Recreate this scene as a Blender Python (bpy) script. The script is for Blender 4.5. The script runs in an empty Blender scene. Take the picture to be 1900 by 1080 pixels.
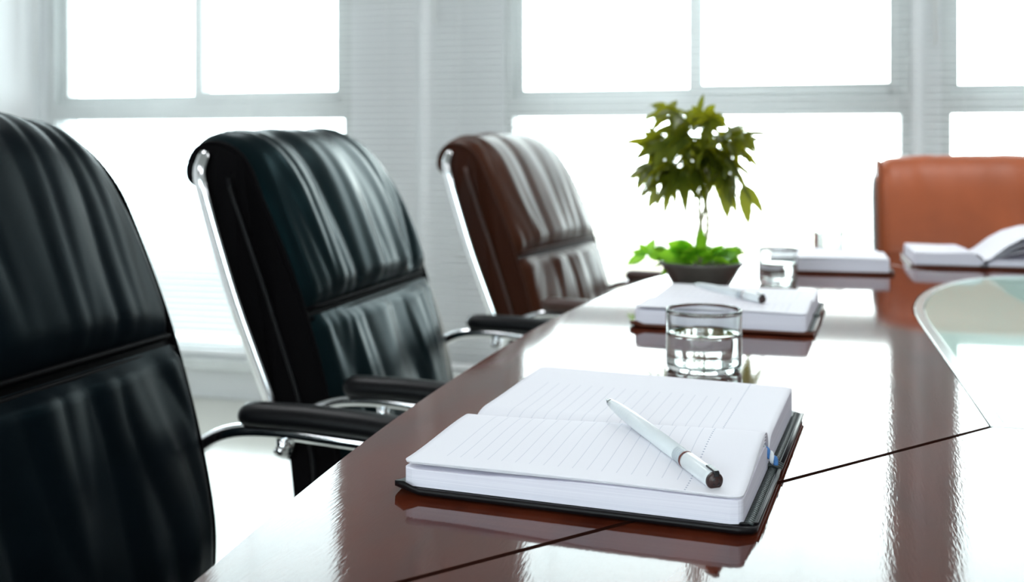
import bpy, bmesh, math, random
from mathutils import Vector, Matrix, noise

# ------------------------------------------------------------------ frame
# room axes: u (X) runs along the window wall, v (Y) runs towards it, Z up; metres
F_PX, HORIZON, CX = 2000.0, 275.0, 950.0
CAM_Z, YAW = 0.97, math.radians(15.0)
TABLE_Z, WALL_V = 0.75, 3.75
S_, C_ = math.sin(YAW), math.cos(YAW)
PI = math.pi
FILL_W = 9.5
col = bpy.context.scene.collection


def wall_u(px, v=WALL_V):
    """u of a column of the photograph on the plane of the window wall"""
    t = (px - CX) / F_PX
    return v * (t * C_ - S_) / (t * S_ + C_)


# ------------------------------------------------------------------ materials
def new_mat(name):
    m = bpy.data.materials.new(name)
    m.use_nodes = True
    nt = m.node_tree
    return m, nt, nt.nodes['Principled BSDF']


def principled(name, color, rough=0.5, metal=0.0, spec=0.5, coat=0.0, coat_rough=0.05, trans=0.0, ior=1.5,
               tint=None, bump=None, vary=None, sheen=0.0):
    """bump = (scale, strength, distance); vary = (scale, amount, stretch)"""
    m, nt, b = new_mat(name)
    b.inputs['Base Color'].default_value = (*color, 1)
    b.inputs['Roughness'].default_value = rough
    b.inputs['Metallic'].default_value = metal
    b.inputs['Specular IOR Level'].default_value = spec
    b.inputs['IOR'].default_value = ior
    b.inputs['Coat Weight'].default_value = coat
    b.inputs['Coat Roughness'].default_value = coat_rough
    b.inputs['Transmission Weight'].default_value = trans
    b.inputs['Sheen Weight'].default_value = sheen
    if tint:
        b.inputs['Specular Tint'].default_value = (*tint, 1)
    tc = nt.nodes.new('ShaderNodeTexCoord')
    if vary:
        n = nt.nodes.new('ShaderNodeTexNoise')
        n.inputs['Scale'].default_value = vary[0]
        n.inputs['Detail'].default_value = 4
        mp = nt.nodes.new('ShaderNodeMapping')
        mp.inputs['Scale'].default_value = vary[2]
        nt.links.new(tc.outputs['Object'], mp.inputs['Vector'])
        nt.links.new(mp.outputs['Vector'], n.inputs['Vector'])
        r = nt.nodes.new('ShaderNodeValToRGB')
        a = vary[1]
        r.color_ramp.elements[0].position = 0.3
        r.color_ramp.elements[1].position = 0.7
        r.color_ramp.elements[0].color = (*[c * (1 - a) for c in color], 1)
        r.color_ramp.elements[1].color = (*[min(1, c * (1 + a)) for c in color], 1)
        nt.links.new(n.outputs['Fac'], r.inputs['Fac'])
        nt.links.new(r.outputs['Color'], b.inputs['Base Color'])
    if bump:
        n2 = nt.nodes.new('ShaderNodeTexNoise')
        n2.inputs['Scale'].default_value = bump[0]
        n2.inputs['Detail'].default_value = 3
        nt.links.new(tc.outputs['Object'], n2.inputs['Vector'])
        bp = nt.nodes.new('ShaderNodeBump')
        bp.inputs['Strength'].default_value = bump[1]
        bp.inputs['Distance'].default_value = bump[2]
        nt.links.new(n2.outputs['Fac'], bp.inputs['Height'])
        nt.links.new(bp.outputs['Normal'], b.inputs['Normal'])
    return m


def pane_material(name):
    """window glass: mostly clear, a Fresnel share of mirror"""
    m = bpy.data.materials.new(name)
    m.use_nodes = True
    nt = m.node_tree
    nt.nodes.clear()
    out = nt.nodes.new('ShaderNodeOutputMaterial')
    tr = nt.nodes.new('ShaderNodeBsdfTransparent')
    tr.inputs['Color'].default_value = (0.95, 0.985, 0.985, 1)
    gl = nt.nodes.new('ShaderNodeBsdfGlossy')
    gl.inputs['Roughness'].default_value = 0.02
    fr = nt.nodes.new('ShaderNodeFresnel')
    fr.inputs['IOR'].default_value = 1.3
    mx = nt.nodes.new('ShaderNodeMixShader')
    nt.links.new(fr.outputs['Fac'], mx.inputs['Fac'])
    nt.links.new(tr.outputs['BSDF'], mx.inputs[1])
    nt.links.new(gl.outputs['BSDF'], mx.inputs[2])
    nt.links.new(mx.outputs['Shader'], out.inputs['Surface'])
    return m


def glass_material(name, ior, color=(1, 1, 1), rough=0.0):
    m = bpy.data.materials.new(name)
    m.use_nodes = True
    nt = m.node_tree
    nt.nodes.clear()
    out = nt.nodes.new('ShaderNodeOutputMaterial')
    g = nt.nodes.new('ShaderNodeBsdfGlass')
    g.inputs['IOR'].default_value = ior
    g.inputs['Roughness'].default_value = rough
    g.inputs['Color'].default_value = (*color, 1)
    nt.links.new(g.outputs['BSDF'], out.inputs['Surface'])
    return m


def leaf_material(name, front, back):
    m, nt, b = new_mat(name)
    b.inputs['Base Color'].default_value = (*front, 1)
    b.inputs['Roughness'].default_value = 0.35
    tl = nt.nodes.new('ShaderNodeBsdfTranslucent')
    tl.inputs['Color'].default_value = (*back, 1)
    mx = nt.nodes.new('ShaderNodeMixShader')
    mx.inputs['Fac'].default_value = 0.5
    out = nt.nodes['Material Output']
    nt.links.new(b.outputs['BSDF'], mx.inputs[1])
    nt.links.new(tl.outputs['BSDF'], mx.inputs[2])
    nt.links.new(mx.outputs['Shader'], out.inputs['Surface'])
    return m


def page_material(name, ruled=True):
    """ruled paper; UV: x across the ruled lines in metres, y along them in metres"""
    m, nt, b = new_mat(name)
    b.inputs['Roughness'].default_value = 0.7
    b.inputs['Specular IOR Level'].default_value = 0.2
    paper = (0.84, 0.82, 0.88, 1)
    b.inputs['Base Color'].default_value = paper
    if not ruled:
        return m
    N, L = nt.nodes, nt.links
    uv = N.new('ShaderNodeUVMap')
    uv.uv_map = 'UVMap'
    sp = N.new('ShaderNodeSeparateXYZ')
    L.new(uv.outputs['UV'], sp.inputs['Vector'])

    def mth(op, a, bb=None, c=None):
        n = N.new('ShaderNodeMath')
        n.operation = op
        for i, x in enumerate((a, bb, c)):
            if x is None:
                continue
            if isinstance(x, (int, float)):
                n.inputs[i].default_value = x
            else:
                L.new(x, n.inputs[i])
        return n.outputs[0]
    x, y = sp.outputs['X'], sp.outputs['Y']
    # ruled lines every 8.6 mm between the margins
    fr = mth('FRACT', mth('DIVIDE', x, 0.0094))
    line = mth('LESS_THAN', mth('ABSOLUTE', mth('SUBTRACT', fr, 0.5)), 0.030)
    line = mth('MULTIPLY', line, mth('MULTIPLY', mth('GREATER_THAN', x, 0.016), mth('LESS_THAN', x, 0.176)))
    line = mth('MULTIPLY', line, mth('GREATER_THAN', mth('ABSOLUTE', y), 0.0))
    line = mth('MULTIPLY', line, mth('LESS_THAN', mth('ABSOLUTE', y), 0.104))
    # dotted margin line
    dot = mth('LESS_THAN', mth('ABSOLUTE', mth('SUBTRACT', x, 0.1815)), 0.0005)
    fy = mth('FRACT', mth('DIVIDE', y, 0.0040))
    dot = mth('MULTIPLY', dot, mth('LESS_THAN', fy, 0.36))
    ink = mth('MAXIMUM', mth('MULTIPLY', line, 0.34), mth('MULTIPLY', dot, 0.9))
    mx = N.new('ShaderNodeMix')
    mx.data_type = 'RGBA'
    L.new(ink, mx.inputs['Factor'])
    mx.inputs[6].default_value = paper
    mx.inputs[7].default_value = (0.33, 0.36, 0.48, 1)
    L.new(mx.outputs[2], b.inputs['Base Color'])
    return m


def page_edge_material(name):
    """cut edges of many sheets: fine horizontal layers"""
    m, nt, b = new_mat(name)
    b.inputs['Roughness'].default_value = 0.8
    b.inputs['Specular IOR Level'].default_value = 0.15
    N, L = nt.nodes, nt.links
    tc = N.new('ShaderNodeTexCoord')
    mp = N.new('ShaderNodeMapping')
    mp.inputs['Scale'].default_value = (6, 6, 1400)
    n = N.new('ShaderNodeTexNoise')
    n.inputs['Scale'].default_value = 1.0
    n.inputs['Detail'].default_value = 2
    L.new(tc.outputs['Object'], mp.inputs['Vector'])
    L.new(mp.outputs['Vector'], n.inputs['Vector'])
    r = N.new('ShaderNodeValToRGB')
    r.color_ramp.elements[0].position, r.color_ramp.elements[1].position = 0.35, 0.65
    r.color_ramp.elements[0].color = (0.76, 0.73, 0.83, 1)
    r.color_ramp.elements[1].color = (0.85, 0.82, 0.91, 1)
    L.new(n.outputs['Fac'], r.inputs['Fac'])
    L.new(r.outputs['Color'], b.inputs['Base Color'])
    return m


def wood_material(name):
    m, nt, b = new_mat(name)
    N, L = nt.nodes, nt.links
    tc = N.new('ShaderNodeTexCoord')
    mp = N.new('ShaderNodeMapping')
    mp.inputs['Scale'].default_value = (9, 1.6, 4)
    L.new(tc.outputs['Object'], mp.inputs['Vector'])
    n = N.new('ShaderNodeTexNoise')
    n.inputs['Scale'].default_value = 3.2
    n.inputs['Detail'].default_value = 7
    n.inputs['Roughness'].default_value = 0.6
    n.inputs['Distortion'].default_value = 0.7
    L.new(mp.outputs['Vector'], n.inputs['Vector'])
    r = N.new('ShaderNodeValToRGB')
    e = r.color_ramp.elements
    e[0].position, e[0].color = 0.3, (0.055, 0.0095, 0.0045, 1)
    e[1].position, e[1].color = 0.72, (0.125, 0.025, 0.0105, 1)
    L.new(n.outputs['Fac'], r.inputs['Fac'])
    L.new(r.outputs['Color'], b.inputs['Base Color'])
    b.inputs['Roughness'].default_value = 0.06
    b.inputs['Specular IOR Level'].default_value = 0.5
    b.inputs['IOR'].default_value = 1.36
    # faint brushed unevenness of the lacquer
    mp2 = N.new('ShaderNodeMapping')
    mp2.inputs['Scale'].default_value = (90, 14, 20)
    L.new(tc.outputs['Object'], mp2.inputs['Vector'])
    n2 = N.new('ShaderNodeTexNoise')
    n2.inputs['Scale'].default_value = 6
    L.new(mp2.outputs['Vector'], n2.inputs['Vector'])
    bp = N.new('ShaderNodeBump')
    bp.inputs['Strength'].default_value = 0.05
    bp.inputs['Distance'].default_value = 0.0006
    L.new(n2.outputs['Fac'], bp.inputs['Height'])
    L.new(bp.outputs['Normal'], b.inputs['Normal'])
    return m


def floor_material(name):
    m, nt, b = new_mat(name)
    N, L = nt.nodes, nt.links
    tc = N.new('ShaderNodeTexCoord')
    br = N.new('ShaderNodeTexBrick')
    br.offset = 0.0
    br.inputs['Color1'].default_value = (0.74, 0.74, 0.68, 1)
    br.inputs['Color2'].default_value = (0.71, 0.71, 0.65, 1)
    br.inputs['Mortar'].default_value = (0.60, 0.60, 0.55, 1)
    br.inputs['Scale'].default_value = 1.0
    br.inputs['Brick Width'].default_value = 0.8
    br.inputs['Row Height'].default_value = 0.8
    br.inputs['Mortar Size'].default_value = 0.003
    L.new(tc.outputs['Object'], br.inputs['Vector'])
    L.new(br.outputs['Color'], b.inputs['Base Color'])
    b.inputs['Roughness'].default_value = 0.14
    return m


M = {}
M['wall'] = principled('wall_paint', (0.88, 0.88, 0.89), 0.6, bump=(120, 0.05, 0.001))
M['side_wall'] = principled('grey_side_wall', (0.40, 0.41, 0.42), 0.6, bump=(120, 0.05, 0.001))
M['ceiling'] = principled('ceiling_paint', (0.50, 0.51, 0.51), 0.8, vary=(20, 0.01, (1, 1, 1)))
M['floor'] = floor_material('polished_tile')
M['frame'] = principled('window_frame_paint', (0.75, 0.76, 0.755), 0.35, vary=(8, 0.03, (1, 1, 1)))
M['sill'] = principled('sill_stone', (0.62, 0.64, 0.63), 0.3, vary=(14, 0.06, (1, 1, 1)))
M['pane'] = pane_material('window_glass')
M['slat'] = principled('blind_slat_white', (0.78, 0.78, 0.78), 0.45, vary=(5, 0.01, (1, 1, 1)))
M['cord'] = principled('blind_cord', (0.85, 0.85, 0.85), 0.8, vary=(50, 0.03, (1, 1, 1)))
M['wood'] = wood_material('mahogany_lacquer')
M['edge_wood'] = principled('dark_edge_wood', (0.028, 0.008, 0.005), 0.3, vary=(30, 0.2, (1, 1, 0.3)))
M['pedestal'] = wood_material('pedestal_wood')
M['inset_glass'] = principled('inset_green_glass', (0.52, 0.70, 0.62), 0.03, spec=0.32, vary=(4, 0.02, (1, 1, 1)))
M['inset_rim'] = principled('inset_rim_satin', (0.62, 0.70, 0.68), 0.18, metal=0.3, vary=(9, 0.02, (1, 1, 1)))
M['black_leather'] = principled('black_leather', (0.004, 0.0075, 0.0088), 0.32, spec=0.085, tint=(0.15, 0.85, 1.0),
                                bump=(420, 0.10, 0.0006), vary=(14, 0.2, (1, 1, 1)))
M['shaded_black_leather'] = principled('shaded_black_leather', (0.003, 0.005, 0.007), 0.36, spec=0.02, tint=(0.15, 0.85, 1.0),
                                     bump=(420, 0.10, 0.0006), vary=(14, 0.2, (1, 1, 1)))  # same black leather, its shade put in as darker colour and weaker gloss
M['flare_brown_leather'] = principled('black_leather_flare_brown', (0.050, 0.013, 0.005), 0.38, spec=0.17, tint=(0.95, 0.97, 0.9),
                                bump=(420, 0.10, 0.0006), vary=(14, 0.15, (1, 1, 1)))  # black leather with the warm flare put into its colour
M['flare_russet_leather'] = principled('black_leather_flare_russet', (0.37, 0.085, 0.026), 0.45, spec=0.4,
                              bump=(420, 0.10, 0.0006), vary=(6, 0.18, (1, 1, 1)))  # black leather again, stronger warm flare painted in as russet
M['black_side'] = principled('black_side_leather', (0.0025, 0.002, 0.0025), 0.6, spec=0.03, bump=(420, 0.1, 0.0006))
M['flare_brown_side'] = principled('black_side_flare_brown', (0.032, 0.0065, 0.0015), 0.5, spec=0.10, bump=(420, 0.1, 0.0006))  # black side leather, browned to carry the flare
M['flare_russet_side'] = principled('black_side_flare_russet', (0.26, 0.065, 0.022), 0.5, spec=0.3, bump=(420, 0.1, 0.0006))  # black side leather, flare glow painted in as russet
M['chrome'] = principled('chrome', (0.86, 0.86, 0.88), 0.10, metal=1.0, vary=(6, 0.02, (1, 1, 1)))
M['black_plastic'] = principled('black_plastic', (0.004, 0.004, 0.005), 0.4, spec=0.15, bump=(300, 0.05, 0.0005))
M['flare_brown_pad'] = principled('black_pad_flare_brown', (0.045, 0.014, 0.008), 0.45, bump=(300, 0.05, 0.0005))  # black arm pad with the warm flare tint in its colour
M['page'] = page_material('ruled_page')
M['paper'] = page_edge_material('page_edges')
M['plain_page'] = page_material('plain_page', False)
M['cover'] = principled('black_notebook_cover', (0.006, 0.005, 0.006), 0.38, spec=0.22, bump=(700, 0.2, 0.0006))
M['cover_brown'] = principled('brown_notebook_cover', (0.10, 0.022, 0.008), 0.4, spec=0.4, bump=(700, 0.2, 0.0006))
M['stitch'] = principled('grey_stitching', (0.045, 0.055, 0.055), 0.35, spec=0.5, vary=(200, 0.2, (1, 1, 1)))
M['ribbon_blue'] = principled('blue_thread', (0.06, 0.20, 0.50), 0.7, vary=(300, 0.15, (1, 1, 1)))
M['ribbon_white'] = principled('white_thread', (0.85, 0.87, 0.9), 0.7, vary=(300, 0.05, (1, 1, 1)))
M['pen_body'] = principled('frosted_plastic', (0.90, 0.93, 0.96), 0.28, trans=0.22, ior=1.35, vary=(90, 0.02, (1, 1, 1)))
M['pen_collar'] = principled('grey_collar', (0.50, 0.54, 0.58), 0.25, vary=(90, 0.03, (1, 1, 1)))
M['pen_refill'] = principled('grey_refill', (0.45, 0.52, 0.58), 0.4, vary=(90, 0.03, (1, 1, 1)))
M['pen_metal'] = principled('pen_tip_metal', (0.55, 0.58, 0.60), 0.25, metal=1.0, vary=(90, 0.03, (1, 1, 1)))
M['pen_ring'] = principled('brown_ring', (0.11, 0.016, 0.010), 0.4, vary=(90, 0.05, (1, 1, 1)))
M['pen_plug'] = principled('dark_end_plug', (0.035, 0.010, 0.008), 0.4, vary=(90, 0.05, (1, 1, 1)))
M['pen_clip'] = principled('dark_clip', (0.02, 0.022, 0.024), 0.2, vary=(90, 0.05, (1, 1, 1)))
M['glass'] = glass_material('drinking_glass', 1.48, (0.985, 0.995, 0.99))
M['water'] = glass_material('water', 1.33)
M['leaf'] = leaf_material('green_leaf', (0.09, 0.12, 0.012), (0.36, 0.36, 0.015))
M['young_leaf'] = leaf_material('young_green_leaf', (0.13, 0.34, 0.015), (0.40, 0.80, 0.03))
M['stem'] = principled('plant_stem', (0.42, 0.38, 0.24), 0.6, bump=(60, 0.2, 0.002), vary=(30, 0.15, (1, 1, 0.3)))
M['pot'] = principled('grey_pot', (0.10, 0.09, 0.08), 0.25, vary=(20, 0.15, (1, 1, 1)))
M['soil'] = principled('soil', (0.055, 0.035, 0.022), 0.9, bump=(90, 0.8, 0.004))


# ------------------------------------------------------------------ building helpers
def link_mesh(name, bm, mats, parent=None, smooth=True, bevel=0.0, segs=2, subsurf=0, solid=0.0, angle=40):
    bmesh.ops.remove_doubles(bm, verts=bm.verts, dist=1e-6)
    bmesh.ops.recalc_face_normals(bm, faces=bm.faces)
    me = bpy.data.meshes.new(name)
    bm.to_mesh(me)
    bm.free()
    if not isinstance(mats, (list, tuple)):
        mats = [mats]
    for m in mats:
        me.materials.append(m)
    for p in me.polygons:
        p.use_smooth = smooth
    o = bpy.data.objects.new(name, me)
    col.objects.link(o)
    if parent is not None:
        o.parent = parent
    if solid:
        md = o.modifiers.new('thickness', 'SOLIDIFY')
        md.thickness = solid
        md.offset = -1
    if bevel:
        md = o.modifiers.new('bevel', 'BEVEL')
        md.width = bevel
        md.segments = segs
        md.limit_method = 'ANGLE'
        md.angle_limit = math.radians(angle)
        md.harden_normals = True
    if subsurf:
        md = o.modifiers.new('smooth', 'SUBSURF')
        md.levels = md.render_levels = subsurf
    return o


def thing(name, label, cat, loc=(0, 0, 0), rotz=0.0, group=None):
    o = bpy.data.objects.new(name, None)
    o.empty_display_size = 0.05
    col.objects.link(o)
    o.location = loc
    o.rotation_euler = (0, 0, rotz)
    o['label'] = label
    o['category'] = cat
    if group:
        o['group'] = group
    return o


def add_box(bm, x0, x1, y0, y1, z0, z1):
    vs = [bm.verts.new((x, y, z)) for x in (x0, x1) for y in (y0, y1) for z in (z0, z1)]
    for f in ((0, 1, 3, 2), (4, 6, 7, 5), (0, 4, 5, 1), (2, 3, 7, 6), (0, 2, 6, 4), (1, 5, 7, 3)):
        bm.faces.new([vs[i] for i in f])


def box_obj(name, dims, mat, parent=None, bevel=0.0, segs=2):
    bm = bmesh.new()
    add_box(bm, *dims)
    return link_mesh(name, bm, mat, parent, smooth=bool(bevel), bevel=bevel, segs=segs)


def catmull(pts, n=8, closed=False):
    P = [Vector(p) for p in pts]
    out = []
    m = len(P)
    for i in range(m if closed else m - 1):
        if closed:
            p0, p1, p2, p3 = P[(i - 1) % m], P[i], P[(i + 1) % m], P[(i + 2) % m]
        else:
            p1, p2 = P[i], P[i + 1]
            p0 = P[i - 1] if i > 0 else p1 * 2 - p2
            p3 = P[i + 2] if i + 2 < m else p2 * 2 - p1
        for k in range(n):
            t = k / n
            out.append(0.5 * ((2 * p1) + (p2 - p0) * t + (2 * p0 - 5 * p1 + 4 * p2 - p3) * t * t
                              + (3 * p1 - p0 - 3 * p2 + p3) * t ** 3))
    if not closed:
        out.append(P[-1])
    return out


def add_tube(bm, pts, r, seg=12, flat=1.0, flat_axis=None):
    """tube along 3D points; r number or list; flat squeezes the section along flat_axis"""
    pts = [Vector(p) for p in pts]
    n = len(pts)
    rs = r if isinstance(r, (list, tuple)) else [r] * n
    rings = []
    up = Vector((0, 0, 1))
    t0 = (pts[1] - pts[0]).normalized()
    if abs(t0.dot(up)) > 0.95:
        up = Vector((0, 1, 0))
    a = t0.cross(up).normalized()
    for i in range(n):
        t = (pts[min(i + 1, n - 1)] - pts[max(i - 1, 0)]).normalized()
        a = (a - t * a.dot(t)).normalized()
        b = t.cross(a)
        ring = []
        for k in range(seg):
            th = 2 * PI * k / seg
            off = a * math.cos(th) * rs[i] + b * math.sin(th) * rs[i]
            if flat_axis is not None:
                fa = Vector(flat_axis)
                off = off - fa * off.dot(fa) * (1 - flat)
            ring.append(bm.verts.new(pts[i] + off))
        rings.append(ring)
    for i in range(n - 1):
        for k in range(seg):
            bm.faces.new((rings[i][k], rings[i][(k + 1) % seg], rings[i + 1][(k + 1) % seg], rings[i + 1][k]))
    bm.faces.new(rings[0][::-1])
    bm.faces.new(rings[-1])


def add_lathe(bm, prof, seg=48, center=(0, 0, 0)):
    """prof: (r, z) from the axis to the axis (r = 0 closes)"""
    cx, cy, cz = center
    rings = []
    for r, z in prof:
        if r < 1e-7:
            rings.append([bm.verts.new((cx, cy, cz + z))])
        else:
            rings.append([bm.verts.new((cx + r * math.cos(2 * PI * k / seg), cy + r * math.sin(2 * PI * k / seg), cz + z))
                          for k in range(seg)])
    for a, b in zip(rings[:-1], rings[1:]):
        for k in range(seg):
            k2 = (k + 1) % seg
            if len(a) == 1 and len(b) == 1:
                continue
            if len(a) == 1:
                bm.faces.new((a[0], b[k], b[k2]))
            elif len(b) == 1:
                bm.faces.new((a[k], b[0], a[k2]))
            else:
                bm.faces.new((a[k], b[k], b[k2], a[k2]))


def add_grid(bm, nu, nv, f, uvf=None):
    vs = [[bm.verts.new(f(i / (nu - 1), j / (nv - 1))) for j in range(nv)] for i in range(nu)]
    uvl = bm.loops.layers.uv.new('UVMap') if uvf else None
    for i in range(nu - 1):
        for j in range(nv - 1):
            fc = bm.faces.new((vs[i][j], vs[i + 1][j], vs[i + 1][j + 1], vs[i][j + 1]))
            if uvf:
                for lp, (a, b) in zip(fc.loops, ((i, j), (i + 1, j), (i + 1, j + 1), (i, j + 1))):
                    lp[uvl].uv = uvf(a / (nu - 1), b / (nv - 1))
    return vs


def add_prism(bm, poly, z0, z1):
    lo = [bm.verts.new((x, y, z0)) for x, y in poly]
    hi = [bm.verts.new((x, y, z1)) for x, y in poly]
    n = len(poly)
    bm.faces.new(lo[::-1])
    bm.faces.new(hi)
    for i in range(n):
        bm.faces.new((lo[i], lo[(i + 1) % n], hi[(i + 1) % n], hi[i]))


def interp(tab, x):
    if x <= tab[0][0]:
        return tab[0][1]
    for (x0, y0), (x1, y1) in zip(tab[:-1], tab[1:]):
        if x <= x1:
            t = (x - x0) / (x1 - x0)
            return y0 + (y1 - y0) * t
    return tab[-1][1]


def smooth01(a, b, x):
    t = max(0.0, min(1.0, (x - a) / (b - a)))
    return t * t * (3 - 2 * t)


# ------------------------------------------------------------------ room shell
LEFT_U, RIGHT_U, FRONT_V, CEIL = -3.0, 4.2, -2.6, 2.75
Z_SILL, Z_HEAD = 0.19, 2.5
TR0, TR1 = 1.082, 1.180
WINS = [(wall_u(88), wall_u(652), wall_u(350), wall_u(378), 'window_1'),
        (wall_u(936), wall_u(1690), wall_u(1279), wall_u(1299), 'window_2'),
        (wall_u(1747), 1.05, 0.84, 0.88, 'window_3')]


def structure(o):
    o['kind'] = 'structure'
    return o


structure(box_obj('floor', (LEFT_U - 0.2, RIGHT_U + 0.2, FRONT_V - 0.2, WALL_V + 0.2, -0.1, 0.0), M['floor']))
structure(box_obj('ceiling', (LEFT_U - 0.2, RIGHT_U + 0.2, FRONT_V - 0.2, WALL_V + 0.2, CEIL, CEIL + 0.1), M['ceiling']))
structure(box_obj('wall_left', (LEFT_U - 0.2, LEFT_U, FRONT_V, WALL_V, 0.0, CEIL), M['wall']))
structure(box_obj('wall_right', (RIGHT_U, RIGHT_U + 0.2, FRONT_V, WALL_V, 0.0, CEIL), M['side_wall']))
FW0, FW1, FZ0, FZ1 = -2.2, 1.9, 1.40, 2.30       # opening for an added, unseen window behind the camera
bm = bmesh.new()
add_box(bm, LEFT_U - 0.2, RIGHT_U + 0.2, FRONT_V - 0.2, FRONT_V, 0.0, FZ0)
add_box(bm, LEFT_U - 0.2, RIGHT_U + 0.2, FRONT_V - 0.2, FRONT_V, FZ1, CEIL)
add_box(bm, LEFT_U - 0.2, FW0, FRONT_V - 0.2, FRONT_V, FZ0, FZ1)
add_box(bm, FW1, RIGHT_U + 0.2, FRONT_V - 0.2, FRONT_V, FZ0, FZ1)
structure(link_mesh('wall_front', bm, M['wall'], smooth=False))
bm = bmesh.new()
add_box(bm, LEFT_U - 0.2, RIGHT_U + 0.2, WALL_V, WALL_V + 0.2, 0.0, Z_SILL)
add_box(bm, LEFT_U - 0.2, RIGHT_U + 0.2, WALL_V, WALL_V + 0.2, Z_HEAD, CEIL)
edges = [LEFT_U - 0.2] + [x for w in WINS for x in w[:2]] + [RIGHT_U + 0.2]
for a, b in zip(edges[0::2], edges[1::2]):
    add_box(bm, a, b, WALL_V, WALL_V + 0.2, Z_SILL, Z_HEAD)
structure(link_mesh('wall_back', bm, M['wall'], smooth=False))
structure(box_obj('trim_1', (LEFT_U, RIGHT_U, WALL_V - 0.11, WALL_V, 0.128, 0.172), M['sill'], bevel=0.006))


def add_ring(bm, u0, u1, z0, z1, v0, v1, w):
    add_box(bm, u0, u0 + w, v0, v1, z0, z1)
    add_box(bm, u1 - w, u1, v0, v1, z0, z1)
    add_box(bm, u0 + w, u1 - w, v0, v1, z0, z0 + w)
    add_box(bm, u0 + w, u1 - w, v0, v1, z1 - w, z1)


for (u0, u1, m0, m1, nm) in WINS:
    w = structure(bpy.data.objects.new(nm, None))
    col.objects.link(w)
    w.location = (0.5 * (u0 + u1), WALL_V + 0.06, Z_SILL)
    off = Vector((-w.location.x, -w.location.y, -w.location.z))

    def part(name, f, mat, bev=0.003):
        b_ = bmesh.new()
        f(b_)
        bmesh.ops.translate(b_, verts=b_.verts, vec=off)
        return link_mesh(name, b_, mat, w, smooth=False, bevel=bev, segs=1)
    v0 = WALL_V + 0.005
    part('window_frame', lambda b_: add_ring(b_, u0, u1, Z_SILL, Z_HEAD, v0, v0 + 0.10, 0.028), M['frame'])
    part('transom_rail', lambda b_: add_box(b_, u0 + 0.028, u1 - 0.028, v0 - 0.002, v0 + 0.09, TR0, TR1 - 0.03), M['frame'])
    mm = 0.5 * (m0 + m1)
    part('sash', lambda b_: add_ring(b_, u0 + 0.026, mm + 0.022, TR1 - 0.03, Z_HEAD - 0.028, v0 + 0.045, v0 + 0.075, 0.030), M['frame'])
    part('sash', lambda b_: add_ring(b_, mm - 0.022, u1 - 0.026, TR1 - 0.03, Z_HEAD - 0.028, v0 + 0.010, v0 + 0.040, 0.038), M['frame'])
    part('glass_pane', lambda b_: add_box(b_, u0 + 0.05, mm, v0 + 0.058, v0 + 0.062, TR1 - 0.01, Z_HEAD - 0.05), M['pane'], 0)
    part('glass_pane', lambda b_: add_box(b_, mm, u1 - 0.055, v0 + 0.023, v0 + 0.027, TR1, Z_HEAD - 0.06), M['pane'], 0)
    part('glass_pane', lambda b_: add_box(b_, u0 + 0.02, u1 - 0.02, v0 + 0.048, v0 + 0.052, Z_SILL + 0.02, TR0 + 0.01), M['pane'], 0)


w4 = structure(bpy.data.objects.new('fill_window', None))  # added window, never in view, lets in frontal fill light
col.objects.link(w4)
w4.location = (0.5 * (FW0 + FW1), FRONT_V - 0.1, FZ0)
hw = 0.5 * (FW1 - FW0)
b_ = bmesh.new()
add_ring(b_, -hw, hw, 0.0, FZ1 - FZ0, -0.04, 0.04, 0.05)
add_box(b_, -0.03, 0.03, -0.04, 0.04, 0.05, FZ1 - FZ0 - 0.05)
link_mesh('window_frame', b_, M['frame'], w4, smooth=False)
for sx in (-1, 1):
    x0_, x1_ = sorted((sx * 0.02, sx * (hw - 0.04)))
    box_obj('glass_pane', (x0_, x1_, -0.003, 0.003, 0.04, FZ1 - FZ0 - 0.04), M['pane'], w4)


def venetian_blind(u0, u1, label, tilt, wands, cords):
    zt, zb = 2.62, 0.215
    v = WALL_V - 0.055
    t = thing('venetian_blind', label, 'blind', (0.5 * (u0 + u1), v, 0.176), 0, 'venetian blinds at the windows')
    h = 0.5 * (u1 - u0)
    z0 = -0.176
    box_obj('headrail', (-h, h, -0.018, 0.018, zt + z0, zt + 0.03 + z0), M['slat'], t, 0.003)
    box_obj('bottom_rail', (-h, h, -0.013, 0.013, zb - 0.038 + z0, zb - 0.016 + z0), M['slat'], t, 0.004)
    b_ = bmesh.new()
    n = int((zt - zb) / 0.0235)
    d = 0.0125
    ct, st = math.cos(tilt), math.sin(tilt)
    for k in range(n):
        z = zb + (zt - 0.02 - zb) * k / (n - 1) + z0
        lo, hi = [], []
        for q, (y, zz) in enumerate(((-d, 0), (0, 0.0016), (d, 0))):
            yy, zc = y * ct - zz * st, y * st + zz * ct
            lo.append([b_.verts.new((x, yy, z + zc)) for x in (-h + 0.004, h - 0.004)])
        for q in range(2):
            b_.faces.new((lo[q][0], lo[q][1], lo[q + 1][1], lo[q + 1][0]))
    link_mesh('slats', b_, M['slat'], t, smooth=True, solid=0.0008)
    for cu in cords:
        b_ = bmesh.new()
        for yy in (-0.0128, 0.0128):
            add_tube(b_, [(cu - t.location.x, yy, zb + z0 - 0.02), (cu - t.location.x, yy, zt + z0)], 0.0009, 6)
        link_mesh('ladder_cord', b_, M['cord'], t)
    for wu, zl in wands:
        b_ = bmesh.new()
        add_tube(b_, [(wu - t.location.x, -0.024, zl + z0), (wu - t.location.x, -0.024, zt + z0)], [0.0055, 0.005], 8)
        link_mesh('tilt_wand', b_, M['cord'], t)
    return t


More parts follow.
